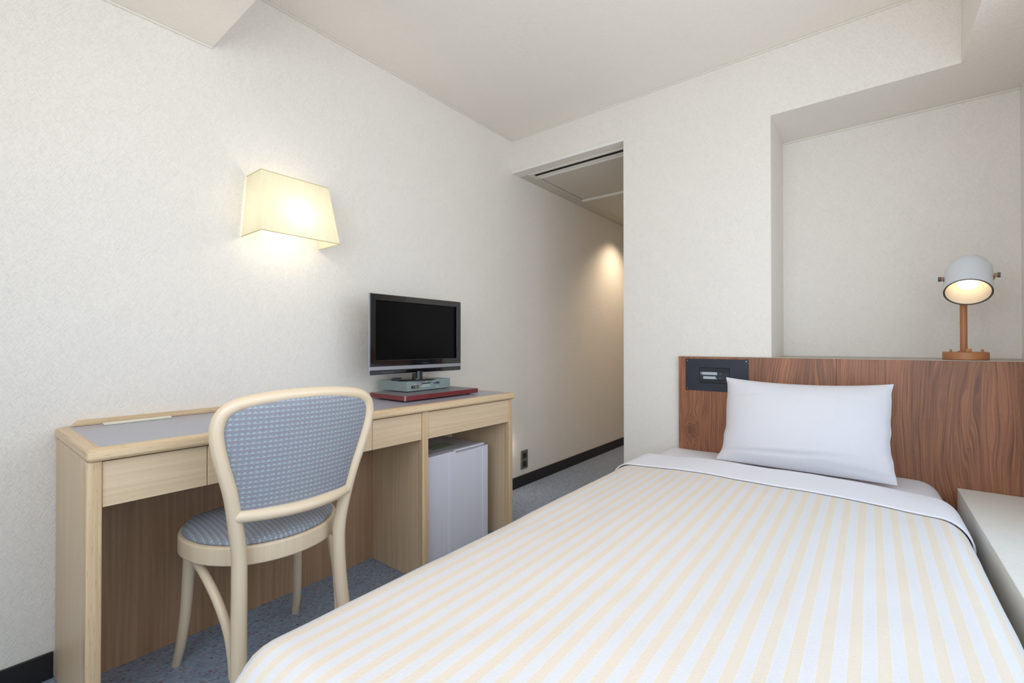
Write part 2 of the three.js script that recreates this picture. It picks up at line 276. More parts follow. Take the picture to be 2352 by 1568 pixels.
{ // entrance door at the end of the passage
  const d = new THREE.Group(); d.name = 'door_1'; d.userData = { kind: 'structure', label: 'plain entrance door at the far end of the passage', category: 'door' }; scene.add(d);
  mesh('door_leaf', rbox(0.06, 0.76, 0.01, 2.0, HZ, HZ + 0.035, 0.003), M({ color: 0xbdb3a2, roughness: 0.5 }), d);
  mesh('handle', [cyl(0.012, 0.05, 0.7, 1, HZ + 0.06, 'z'), rbox(0.6, 0.712, 0.99, 1.01, HZ + 0.075, HZ + 0.09, 0.004)], chrome, d);
}
{ // air-conditioner slot and access panels in the passage ceiling
  const a = thing('air_vent', 'long black air-conditioner slot in a cream frame in the passage ceiling', 'vent', [0, HCEIL, 0]);
  mesh('duct', box(HS.x0, HS.x1, 0.006, 0.088, HS.z1 - 0.002, HS.z0), blackGap, a, 'black slot');
  mesh('vent_frame', [rbox(HS.x0 - 0.02, HS.x1 + 0.012, -0.005, 0, HS.z0, HS.z0 + 0.02, 0.002), rbox(HS.x0 - 0.02, HS.x0, -0.005, 0, HS.z1 - 0.035, HS.z0, 0.002), rbox(HS.x1, HS.x1 + 0.012, -0.005, 0, HS.z1 - 0.035, HS.z0, 0.002)], trimPaint, a);
  mesh('blade', rbox(HS.x0, HS.x1, -0.004, 0.012, HS.z1 - 0.018, HS.z1, 0.002), trimPaint, a);
  const p = thing('access_panel', 'wide grey ceiling hatch right behind the black air slot', 'panel', [0, HCEIL, 0]);
  mesh('board', box(0.112, 0.765, -0.002, 0.01, -0.79, -0.19), panelGrey, p);
  mesh('edge_strip', rbox(0.108, 0.77, -0.007, 0, -0.19, -0.17, 0.002), whitePaint, p, 'white edging strip'); mesh('edge_strip', rbox(0.095, 0.765, -0.012, 0, -0.82, -0.79, 0.002), whitePaint, p, 'white edging strip');
  const q = thing('access_panel_001', 'smaller grey ceiling hatch deeper in the passage beside the downlight', 'panel', [0, HCEIL, 0]);
  mesh('board', rbox(0.1, 0.765, -0.004, 0.002, -1.25, -0.826, 0.001), panelGrey, q);
  const sd = thing('ceiling_sensor', 'small round white fitting with dark centre in the passage ceiling', 'sensor', [0.392, HCEIL - 0.004, -1.03]);
  mesh('trim_ring', lathe([[0.02, -0.012], [0.034, -0.012], [0.042, -0.006], [0.045, 0], [0.02, 0]], 32), whitePaint, sd); mesh('sensor_eye', cyl(0.0195, 0.008, 0, -0.004, 0), knobGrey, sd);
  // recessed downlight deeper in the passage
  const dl = thing('downlight', 'warm recessed downlight deep in the passage ceiling beyond the sensor', 'light', [0.30, HCEIL, -1.55]);
  mesh('trim_ring', lathe([[0.036, -0.003], [0.05, -0.008], [0.053, -0.006], [0.053, 0], [0.036, 0]], 32), whitePaint, dl);
  mesh('bulb', cyl(0.035, 0.004, 0, -0.003, 0), M({ color: 0xfff0d8, emissive: new THREE.Color(1, 0.76, 0.46), emissiveIntensity: 2.5 }), dl, 'glowing lens');
  const s = new THREE.SpotLight(new THREE.Color(1, 0.80, 0.58), 4.2, 0, 1.0, 0.7, 2); s.position.set(0.30, HCEIL - 0.02, -1.55); s.target.position.set(0.22, 0, -1.5); s.castShadow = true; s.shadow.radius = 1.5; s.name = 'downlight_light'; scene.add(s, s.target);
}

// ---------------------------------------------------------------- desk
const DK = { x: 0.475, y: 0.747, z0: 0.573, z1: 2.224, apx: 0.452 };
{
  const d = thing('writing_desk', 'long pale wood writing desk with grey top along the left wall', 'desk', [0, 0, 0]);
  // top: grey field set in a rounded wooden edge
  mesh('desk_top', [box(0.002, DK.x - 0.02, DK.y - 0.028, DK.y - 0.0012, DK.z0 + 0.02, DK.z1 - 0.02)], deskGrey, d, 'grey laminate writing surface');
  const y0 = DK.y - 0.033;
  mesh('edge_band', rbox(DK.x - 0.034, DK.x, y0, DK.y, DK.z0, DK.z1, 0.012, 'z', 5), oakEdge, d, 'rounded oak front edge');
  mesh('edge_band', rbox(0.002, DK.x - 0.011, y0, DK.y, DK.z1 - 0.036, DK.z1, 0.012, 'x', 5), oakEdge, d); mesh('edge_band', rbox(0.002, DK.x - 0.011, y0, DK.y, DK.z0, DK.z0 + 0.036, 0.012, 'x', 5), oakEdge, d);
  { const s = new THREE.Shape(); s.moveTo(-DK.z1 + 0.036, 0); s.lineTo(-DK.z1 + 0.052, 0.014); s.lineTo(-1.32, 0.014); s.lineTo(-1.31, 0); s.closePath(); const g = new THREE.ExtrudeGeometry(s, { depth: 0.018, bevelEnabled: true, bevelSize: 0.0015, bevelThickness: 0.0015, bevelSegments: 2 }); g.rotateY(Math.PI / 2); g.translate(0.002, DK.y, 0); mesh('back_rail', planarUV(g, 'z'), oakEdge, d); }
  // side slabs, divider, back
  const slab = (z0, z1) => { mesh('side_panel', rbox(0.002, DK.apx - 0.024, 0, y0, z0 + 0.002, z1 - 0.002, 0.002, 'y'), ash, d); mesh('panel_lipping', rbox(DK.apx - 0.024, DK.apx + 0.008, 0, y0, z0, z1, 0.004, 'y', 3), oakEdge, d); };
  slab(2.192, 2.222); slab(1.152, 1.184); slab(0.576, 0.606);
  mesh('back_panel', rbox(0.088, 0.10, 0, y0, 1.184, 2.192, 0.001, 'y'), shadedAsh, d, 'ash back of the kneehole with its shade put into the colour');
  mesh('back_panel', rbox(0.03, 0.04, 0, y0, 0.606, 1.152, 0.001, 'y'), ash, d);
  const fr = (z0, z1) => mesh('drawer_front', rbox(DK.apx - 0.018, DK.apx + 0.001, 0.598, y0 - 0.004, z0 + 0.0009, z1 - 0.0009, 0.0012, 'z'), ash, d);
  fr(1.967, 2.192); fr(1.424, 1.967); fr(1.184, 1.424);
  mesh('apron', rbox(DK.apx - 0.018, DK.apx + 0.001, 0.596, y0 - 0.004, 0.606, 1.152, 0.0012, 'z'), ash, d);
  mesh('drawer_box', [box(0.1, DK.apx - 0.018, 0.612, 0.622, 1.184, 2.192, 'z'), box(0.04, DK.apx - 0.018, 0.61, 0.62, 0.606, 1.152, 'z')], ash, d);
}
{ const o = mesh('paper_strip', rbox(-0.011, 0.011, 0, 0.007, -0.088, 0.088, 0.002), ivory); o.position.set(0.052, DK.y - 0.001, 2.035); o.rotation.y = 0.05; o.userData = { label: 'narrow cream strip lying against the back rail of the desk', category: 'strip' }; }

// ---------------------------------------------------------------- television on its board and box
{
  const b = thing('tray_board', 'dark red lacquered board with grey top under the grey box', 'board', [0, DK.y, 0]);
  mesh('board_edge', rbox(0.10, 0.358, 0.005, 0.0265, 0.733, 1.196, 0.002), redLacquer, b);
  mesh('board_top', rbox(0.103, 0.354, 0.0262, 0.0275, 0.736, 1.193, 0.0005), greyTop, b, 'worn grey laminate top');
  for (const [x, z] of [[0.13, 0.78], [0.13, 1.15], [0.33, 0.78], [0.33, 1.15]]) mesh('foot', cyl(0.01, 0.0062, x, 0.0022, z), satinBlack, b);
  mesh('corner_cap', rbox(0.352, 0.3592, 0.005, 0.0268, 1.19, 1.1972, 0.001), M({ color: 0xa8808c, roughness: 0.35 }), b, 'pale metal corner strip');
}
{
  const BY = DK.y + 0.0275, g = thing('set_top_box', 'flat grey metal box with three sockets and card slot below the television', 'box', [0.14, BY, 0.957], 0.045);
  mesh('case', rbox(-0.1, 0.10, 0.003, 0.05, -0.144, 0.144, 0.002), boxGrey, g);
  for (const [x, z] of [[-0.08, -0.12], [-0.08, 0.12], [0.08, -0.12], [0.08, 0.12]]) mesh('foot', cyl(0.008, 0.0036, x, 0.0014, z), satinBlack, g);
  const F = 0.10, at = (u) => 0.144 - u * 0.288;           // u = 0 at the window-side end of the front
  mesh('socket_plate', rbox(F, F + 0.0012, 0.0155, 0.0285, at(0.255), at(0.09), 0.001), satinBlack, g);
  [0.125, 0.172, 0.218].forEach((u, i) => { const s = mesh('socket', cyl(0.0046, 0.006, F + 0.003, 0.022, at(u), 'x'), chrome, g); mesh('insert', cyl(0.0032, 0.0008, F + 0.0062, 0.022, at(u), 'x'), [M({ color: 0xb4545a }), M({ color: 0xd8d8dc }), M({ color: 0xcbb04a })][i], s); });
  mesh('card_slot', rbox(F - 0.002, F + 0.0008, 0.0335, 0.037, at(0.52), at(0.31), 0.0008), blackGap, g);
  mesh('display_window', [rbox(F - 0.002, F + 0.0008, 0.0285, 0.0375, at(0.735), at(0.63), 0.0008), rbox(F - 0.002, F + 0.0008, 0.029, 0.0365, at(0.612), at(0.585), 0.0008)], M({ color: 0x2a2558, roughness: 0.15 }), g, 'dark violet display');
  const tri = new THREE.Shape([new THREE.Vector2(-0.005, 0.004), new THREE.Vector2(0.005, 0.004), new THREE.Vector2(0, -0.003)]); const tg = new THREE.ExtrudeGeometry(tri, { depth: 0.0006, bevelEnabled: false }); tg.rotateY(Math.PI / 2); tg.translate(F, 0.0425, at(0.415)); mesh('arrow_mark', tg, whitePaint, g);
  // small white print: two lines of characters, captions
  seed = 99; const print = []; const line = (u0, u1, y, h, n) => { for (let k = 0; k < n; k++) { const u = mixn(u0, u1, (k + 0.15) / n), w = (u1 - u0) / n * 0.7; for (let q = 0; q < 3; q++) { const yy = y + h * (rnd() * 0.8); print.push(box(F, F + 0.0005, yy, yy + h * 0.22, at(u + w), at(u))); } const uu = u + w * rnd() * 0.7; print.push(box(F, F + 0.0005, y, y + h, at(uu + w * 0.25), at(uu))); } };
  line(0.335, 0.49, 0.0255, 0.0048, 9); line(0.30, 0.53, 0.0185, 0.0048, 12); line(0.135, 0.205, 0.0325, 0.0026, 6); line(0.65, 0.71, 0.0125, 0.0036, 5);
  mesh('printed_text', print, whitePaint, g, 'small white lettering');
}
{
  const t = thing('television', 'black flat television with silver strip standing on the grey box', 'television', [0.215, 0.8248, 0.993], 0.0);
  const y0 = 0.038, y1 = 0.398, hw = 0.279;
  mesh('back_shell', [rbox(-0.05, -0.012, y0 + 0.03, y1 - 0.03, -hw + 0.045, hw - 0.05, 0.008), rbox(-0.016, -0.0118, y0 + 0.002, y1 - 0.002, -hw + 0.002, hw - 0.002, 0.002), rbox(-0.08, -0.05, y0 + 0.05, y1 - 0.07, -hw + 0.09, hw - 0.09, 0.012)], satinBlack, t);
  const fsh = new THREE.Shape(); fsh.moveTo(-hw, y0 + 0.036); fsh.lineTo(hw, y0 + 0.036); fsh.lineTo(hw, y1); fsh.lineTo(-hw, y1); fsh.closePath();
  const hole = new THREE.Path(); hole.moveTo(-hw + 0.028, y0 + 0.064); hole.lineTo(-hw + 0.028, y1 - 0.028); hole.lineTo(hw - 0.03, y1 - 0.028); hole.lineTo(hw - 0.03, y0 + 0.064); hole.closePath(); fsh.holes.push(hole);
  const fg = new THREE.ExtrudeGeometry(fsh, { depth: 0.008, bevelEnabled: true, bevelSize: 0.002, bevelThickness: 0.002, bevelOffset: -0.002, bevelSegments: 2 }); fg.rotateY(Math.PI / 2); fg.translate(-0.010, 0, 0); mesh('bezel', planarUV(fg), gloss, t, 'glossy black frame');
  mesh('edge_trim', [rbox(-0.012, -0.004, y0 - 0.002, y1 + 0.0015, hw - 0.001, hw + 0.0015, 0.001), rbox(-0.012, -0.004, y1 - 0.001, y1 + 0.0015, -hw, hw, 0.001), rbox(-0.012, -0.004, y0 - 0.002, y0 + 0.001, -hw, hw, 0.001)], silver, t, 'thin silver outline');
  mesh('screen', box(-0.024, -0.0115, y0 + 0.06, y1 - 0.025, -hw + 0.02, hw - 0.02), screenMat, t, 'dark switched-off screen');
  mesh('silver_strip', rbox(-0.013, 0.001, y0 + 0.019, y0 + 0.036, -hw, hw, 0.001), silver, t, 'matt silver strip under the screen');
  mesh('lower_panel', rbox(-0.014, 0.0, y0, y0 + 0.019, -hw, hw, 0.003), gloss, t);
  seed = 5; const mk = []; for (let k = 0; k < 11; k++) mk.push(box(0, 0.0004, y0 + 0.0075, y0 + 0.0105, hw - 0.058 - k * 0.006 - 0.004, hw - 0.058 - k * 0.006)); const mk2 = []; for (let k = 0; k < 3; k++) mk2.push(box(0, 0.0004, y0 + 0.0075, y0 + 0.0115, -hw + 0.04 - k * 0.006, -hw + 0.0445 - k * 0.006));
  const ink = M({ color: 0x5a5c68, roughness: 0.5 }); mesh('printed_text', mk, ink, t, 'tiny grey lettering'); mesh('printed_mark', mk2, ink, t, 'tiny grey mark');
  mesh('neck', cyl(0.026, 0.04, -0.02, 0.024, 0.0, 'y', 32), gloss, t);
  const ov = []; for (const [s, y] of [[1, 0.0005], [1, 0.004], [0.9, 0.0075], [0.3, 0.009]]) { const r = []; for (let k = 0; k < 48; k++) { const a = k / 48 * Math.PI * 2; r.push(V(-0.03 + Math.cos(a) * 0.075 * s, y, Math.sin(a) * 0.112 * s)); } ov.push(r); }
  mesh('stand_base', loft(ov), gloss, t, 'oval glossy black base');
}
{ const r = thing('small_adapter', 'small dark blue plastic piece on the grey box beside the television base', 'adapter', [0.137, 0.8246, 1.073], 0.5);
  mesh('body', rbox(-0.016, 0.016, 0, 0.012, -0.026, 0.026, 0.004), M({ color: 0x2b3350, roughness: 0.45 }), r); mesh('cap', rbox(-0.013, 0.013, 0.001, 0.010, -0.038, -0.0255, 0.003), satinBlack, r); }

// ---------------------------------------------------------------- fridge under the desk
{
  const f = thing('mini_fridge', 'small pale grey refrigerator under the right end of the desk', 'refrigerator', [0, 0, 0]);
  mesh('body', rbox(0.06, 0.345, 0.02, 0.492, 0.70, 1.112, 0.006), fridgeBody, f);
  for (const [x, z] of [[0.09, 0.74], [0.09, 1.07], [0.31, 0.74], [0.31, 1.07]]) mesh('foot', cyl(0.014, 0.022, x, 0.01, z), satinBlack, f);
  // door: plan outline with two shallow raised ribs, extruded upward
  const s = new THREE.Shape(); const pts = [[0.352, 0.702], [0.392, 0.702], [0.399, 0.708], [0.4, 0.742], [0.3975, 0.746], [0.3975, 0.784], [0.403, 0.789], [0.404, 0.974], [0.3985, 0.979], [0.3985, 1.022], [0.402, 1.026], [0.401, 1.10], [0.392, 1.11], [0.352, 1.11]];
  pts.forEach(([x, z], i) => i ? s.lineTo(x, -z) : s.moveTo(x, -z)); s.closePath();
  const g = new THREE.ExtrudeGeometry(s, { depth: 0.452, bevelEnabled: true, bevelSize: 0.002, bevelThickness: 0.002, bevelSegments: 2 }); g.rotateX(-Math.PI / 2); g.translate(0, 0.034, 0);
  mesh('door', planarUV(g), fridgeWhite, f, 'pale door with shallow vertical ribs');
  mesh('door_cap', [rbox(0.35, 0.398, 0.486, 0.497, 0.93, 1.11, 0.003), rbox(0.35, 0.372, 0.486, 0.495, 0.702, 0.93, 0.003)], fridgeWhite, f);
  mesh('gasket', rbox(0.344, 0.353, 0.03, 0.486, 0.706, 1.106, 0.002), M({ color: 0x8f8f96, roughness: 0.6 }), f);
  mesh('top_sticker', box(0.2, 0.29, 0.492, 0.4924, 0.82, 0.97), M({ color: 0x8fa08a, roughness: 0.6 }), f, 'greenish notice label');
}

// ---------------------------------------------------------------- wall outlet
{
  const o = thing('wall_outlet', 'dark grey double power outlet low on the left wall past the desk', 'outlet', [0, 0.184, -0.133]);
  mesh('plate', rbox(0.0005, 0.008, -0.066, 0.066, -0.04, 0.04, 0.003), outletGrey, o);
  for (const y of [0.029, -0.031]) { const s = mesh('socket', rbox(0.007, 0.0095, y - 0.019, y + 0.019, -0.021, 0.021, 0.002), M({ color: 0x232323, roughness: 0.4 }), o); mesh('slot', [box(0.0094, 0.0098, y - 0.007, y + 0.007, -0.008, -0.006), box(0.0094, 0.0098, y - 0.007, y + 0.007, 0.006, 0.008)], blackGap, s); }
}

// ---------------------------------------------------------------- bentwood chair
{
  const c = thing('bentwood_chair', 'pale bentwood chair with blue-grey patterned seat and back at the desk', 'chair', [0.45, 0, 1.806], -0.045);
  // hoop: half profile (lateral, height, backward), rear leg from the floor up
  const half = [[0.165, 0.0, 0.262], [0.150, 0.12, 0.228], [0.1415, 0.25, 0.203], [0.1375, 0.37, 0.193], [0.139, 0.45, 0.194], [0.150, 0.53, 0.203], [0.167, 0.62, 0.219], [0.187, 0.69, 0.23], [0.2015, 0.75, 0.239], [0.2055, 0.79, 0.245], [0.196, 0.825, 0.252], [0.172, 0.845, 0.26], [0.135, 0.855, 0.268], [0.07, 0.8625, 0.276], [0, 0.8645, 0.279]];
  const hoopHalf = half.slice(4), path = [...half.map(([l, y, b]) => [b, y, l]), ...half.slice(0, -1).reverse().map(([l, y, b]) => [b, y, -l])];
  const hoopR = (t) => 0.0193 - 0.0033 * Math.pow(Math.sin(Math.PI * t), 3), NH = 240, CUT = 52;      // the rear legs and the hoop are one bent rod
  mesh('leg', sweep(path, hoopR, NH, 18, 0, CUT), beech, c); mesh('leg', sweep(path, hoopR, NH, 18, NH - CUT, NH), beech, c);
  mesh('back_frame', sweep(path, hoopR, NH, 18, CUT, NH - CUT), beech, c, 'bent hoop of the backrest');
  // crossbar bowed backward
  const cb = []; for (let k = -6; k <= 6; k++) { const q = k / 6; cb.push([0.212 + 0.044 * (1 - q * q), 0.556 - 0.002 * (1 - q * q), q * 0.149]); }
  mesh('crossbar', sweep(cb, 0.0165, 40), beech, c);
  // upholstered back: fill between hoop and crossbar, bowed like them
  const HL = (y) => { for (let k = 0; k + 1 < hoopHalf.length; k++) { const [l0, a] = hoopHalf[k], [l1, b] = hoopHalf[k + 1]; if (y >= a && y <= b) return mixn(l0, l1, (y - a) / (b - a)); } return 0.03; };
  const topY = (q) => { let best = 0.864; for (let k = 5; k + 1 < hoopHalf.length; k++) { const [l0, a] = hoopHalf[k], [l1, b] = hoopHalf[k + 1]; if (q <= l0 && q >= l1) best = mixn(a, b, (l0 - q) / (l0 - l1 || 1)); } return best; };
  const back = (side) => grid(44, 36, (iu, iv) => {
    const q = iu * 2 - 1, yb = 0.548 + 0, y = mixn(yb, 0.8, iv);
    const wl = HL(y) - 0.006, lat = q * wl, tp = topY(Math.abs(lat)) - 0.006;
    const yy = mixn(yb, Math.min(tp, 0.866), iv), wl2 = (yy > 0.79 ? 0.2 - (yy - 0.79) * 0.1 : HL(yy) - 0.006), l2 = iv > 0.75 ? mixn(lat, q * Math.min(wl2, 0.198), 0) : lat;
    const qq = clamp(Math.abs(l2) / HL(Math.min(yy, 0.79))), bow = 0.204 + (yy - 0.55) * 0.16 + 0.034 * (1 - qq * qq), edge = Math.pow(1 - Math.pow(Math.abs(q), 6), 0.5) * Math.pow(clamp(1 - Math.pow(2 * iv - 1, 8)), 0.5);
    return [V(bow + side * (0.004 + 0.010 * edge), yy, l2), l2, yy];
  });
  const gb = back(1), gf = back(-1); gf.index.array.reverse(); gb.computeVertexNormals(); gf.computeVertexNormals();
  mesh('backrest', [gb, gf], upholstery.clone(), c, 'blue-grey padded back woven with rows of triangles').material.side = THREE.DoubleSide;
  // seat
  const sh = [[-0.205, 0], [-0.2, 0.075], [-0.168, 0.165], [-0.06, 0.214], [0.05, 0.2], [0.125, 0.155], [0.172, 0.1], [0.196, 0]];
  const all = [...sh, ...sh.slice(1, -1).reverse().map(([x, z]) => [x, -z])], oc = new THREE.CatmullRomCurve3(all.map(([x, z]) => V(x, 0, z)), true, 'centripetal'), ol = oc.getSpacedPoints(72).slice(0, 72);
  const inset = (d, y) => ol.map((p) => { const r = Math.hypot(p.x, p.z); return V(p.x * (r - d) / r, y, p.z * (r - d) / r); });
  mesh('seat_rim', loft([inset(0.03, 0.405), inset(0.006, 0.400), inset(0.002, 0.402), inset(0, 0.406), inset(0, 0.446), inset(0.002, 0.450), inset(0.006, 0.452), inset(0.025, 0.452)]), beech, c);
  mesh('seat_cushion', loft([inset(0.012, 0.451), inset(0.010, 0.458), inset(0.016, 0.465), inset(0.035, 0.472), inset(0.08, 0.478), inset(0.14, 0.481), inset(0.18, 0.4815)]), upholstery, c, 'padded seat in blue-grey patterned cloth');
  for (const s of [1, -1]) {
    mesh('leg', sweep([[-0.158, 0.41, s * 0.158], [-0.158, 0.3, s * 0.163], [-0.165, 0.18, s * 0.169], [-0.182, 0.08, s * 0.176], [-0.21, 0.002, s * 0.182]], (t) => mixn(0.0185, 0.0125, t), 30), beech, c);
    mesh('brace', sweep([[-0.145, 0.392, s * 0.172], [-0.06, 0.388, s * 0.18], [0.04, 0.365, s * 0.176], [0.115, 0.31, s * 0.164], [0.157, 0.24, s * 0.152], [0.176, 0.17, s * 0.147], [0.184, 0.13, s * 0.147]], (t) => 0.0115, 40), beech, c, 'curved side brace');
  }
}

// ---------------------------------------------------------------- wall lamp
{
  const l = thing('wall_lamp', 'cream fabric wall lamp with tapered rectangular shade above the desk', 'lamp', [0, 1.42, 1.553]);
  const B = { d: 0.178, l: 0.157, r: -0.157 }, T = { d: 0.128, l: 0.138, r: -0.133, y: 0.24 }, t = 0.003;
  const quad = (a, b, c, d) => grid(10, 10, (u, v) => { const p = V(...a).lerp(V(...b), u), q = V(...d).lerp(V(...c), u); return [p.lerp(q, v), u * 0.3, v * 0.24]; });
  const wall = (o) => [quad([0.004, 0, B.l + o], [B.d + o, 0, B.l + o], [T.d + o, T.y, T.l + o], [0.004, T.y, T.l + o]), quad([B.d + o, 0, B.l + o], [B.d + o, 0, B.r - o], [T.d + o, T.y, T.r - o], [T.d + o, T.y, T.l + o]), quad([B.d + o, 0, B.r - o], [0.004, 0, B.r - o], [0.004, T.y, T.r - o], [T.d + o, T.y, T.r - o])];
  mesh('lamp_shade', wall(0), shadeMat, l, 'cream slubbed fabric shade');
  const bar = (a, b) => sweep([a, [(a[0] + b[0]) / 2, (a[1] + b[1]) / 2, (a[2] + b[2]) / 2], b], 0.0018, 4, 8), rimM = M({ color: 0xd8cba0, roughness: 0.8 });
  mesh('rim', [bar([0.004, 0, B.l], [B.d, 0, B.l]), bar([B.d, 0, B.l], [B.d, 0, B.r]), bar([B.d, 0, B.r], [0.004, 0, B.r])], rimM, l, 'thin edging of the lower opening');
  mesh('rim', [bar([0.004, T.y, T.l], [T.d, T.y, T.l]), bar([T.d, T.y, T.l], [T.d, T.y, T.r]), bar([T.d, T.y, T.r], [0.004, T.y, T.r])], rimM, l);
  mesh('back_plate', rbox(0.0005, 0.008, 0.055, 0.135, -0.03, 0.03, 0.003), whitePaint, l);
  mesh('socket', cyl(0.014, 0.055, 0.037, 0.085, 0.0, 'x'), whitePaint, l);
  const bulbC = new THREE.Color(1, 0.91, 0.75), bulb = mesh('bulb', new THREE.SphereGeometry(0.024, 24, 16).translate(0.083, 0.085, 0), M({ color: 0xffffff, emissive: bulbC, emissiveIntensity: 1.6 }), l, 'glowing bulb');
  const p = new THREE.PointLight(bulbC, 0.11, 0, 2); p.position.set(0.083, 1.42 + 0.085, 1.553); p.castShadow = true; p.shadow.radius = 1.2; p.name = 'wall_lamp_light'; scene.add(p);
}

// ---------------------------------------------------------------- headboard, control panel, ledge
{
  const h = thing('headboard', 'rosewood laminate headboard running along the wall behind the bed', 'headboard');
  const front = (x0, x1) => { const g = rbox(x0, x1, 0, SHELF - 0.003, 0.001, 0.022, 0.001); const p = g.attributes.position, uv = g.attributes.uv; for (let i = 0; i < p.count; i++) uv.setXY(i, (p.getX(i) - 1.137) / 1.3, p.getY(i) / 0.94); return g; };
  mesh('panel', front(1.137, 1.8126), rosewood, h); mesh('panel', front(1.8134, RX), rosewood, h);
  mesh('shelf_top', [rbox(NX, RX - 0.001, SHELF - 0.018, SHELF, NZ + 0.001, 0.0, 0.001), rbox(1.137, RX - 0.001, SHELF - 0.003, SHELF, 0.0, 0.0215, 0.001)], M({ color: 0xb9ada0, roughness: 0.5 }), h, 'pale grey shelf top');
}
{
  const c = thing('control_panel', 'dark navy bedside control plate with clock unit set in the headboard', 'control panel', [1.3215, 0.843, 0.0225]);
  const hw = 0.1485, hh = 0.081;
  mesh('plate', rbox(-hw, hw, -hh, hh, 0, 0.003, 0.001), darkPlate, c);
  for (const [x, y] of [[-1, 1], [1, 1], [-1, -1], [1, -1]]) mesh('screw', cyl(0.0026, 0.0016, x * (hw - 0.01), y * (hh - 0.009), 0.0035, 'z', 12), chrome, c);
  const u = (q) => -hw + q * 2 * hw, v = (q) => hh - q * 2 * hh;
  const x0 = u(0.248), x1 = u(0.71), y1 = v(0.28), y0 = v(0.74);
  mesh('unit_frame', [rbox(x0 - 0.002, x1 + 0.002, y1, y1 + 0.002, 0.003, 0.0045, 0.0005), rbox(x0 - 0.002, x1 + 0.002, y0 - 0.002, y0, 0.003, 0.0045, 0.0005), rbox(x0 - 0.002, x0, y0, y1, 0.003, 0.0045, 0.0005), rbox(x1, x1 + 0.002, y0, y1, 0.003, 0.0045, 0.0005)], blackGap, c);
  mesh('unit_body', [rbox(x0, x1, v(0.40), y1, 0.003, 0.0075, 0.001), rbox(x0, x1, y0, v(0.635), 0.003, 0.0075, 0.001)], plateUnit, c);
  mesh('unit_face', box(x0, x1, v(0.635), v(0.40), 0.003, 0.0042), M({ color: 0x2c2f38, roughness: 0.4 }), c);
  mesh('display', [rbox(u(0.28), u(0.525), v(0.495), v(0.405), 0.0042, 0.006, 0.0008), rbox(u(0.3), u(0.50), v(0.625), v(0.54), 0.0042, 0.006, 0.0008)], M({ color: 0xb9c2c8, roughness: 0.25 }), c, 'two pale display bars');
  mesh('button', rbox(u(0.253), u(0.275), v(0.49), v(0.405), 0.0042, 0.006, 0.0008), M({ color: 0x7d8698, roughness: 0.4 }), c);
  mesh('button', cyl(0.0022, 0.002, u(0.515), v(0.605), 0.0052, 'z', 12), whitePaint, c, 'small white button');
  const tri = (x, y, s) => { const g = new THREE.ExtrudeGeometry(new THREE.Shape([new THREE.Vector2(-0.0025, -0.0018 * s), new THREE.Vector2(0.0025, -0.0018 * s), new THREE.Vector2(0, 0.0022 * s)]), { depth: 0.0006, bevelEnabled: false }); g.translate(x, y, 0.0042); return g; };
  mesh('arrow_mark', tri(u(0.57), v(0.455), 1), silver, c); mesh('arrow_mark', tri(u(0.57), v(0.595), -1), silver, c);
}
{
  const n = thing('bedside_ledge', 'low pale box with fibre-grained top between the bed and right wall', 'ledge');
  mesh('carcass', rbox(2.188, RX - 0.001, 0, 0.442, 0.024, 2.1, 0.002, 'x'), fibre, n); mesh('ledge_top', rbox(2.187, RX - 0.001, 0.442, 0.4495, 0.024, 2.1, 0.002, 'x'), fibre, n, 'pale fibre-grained top board');
}

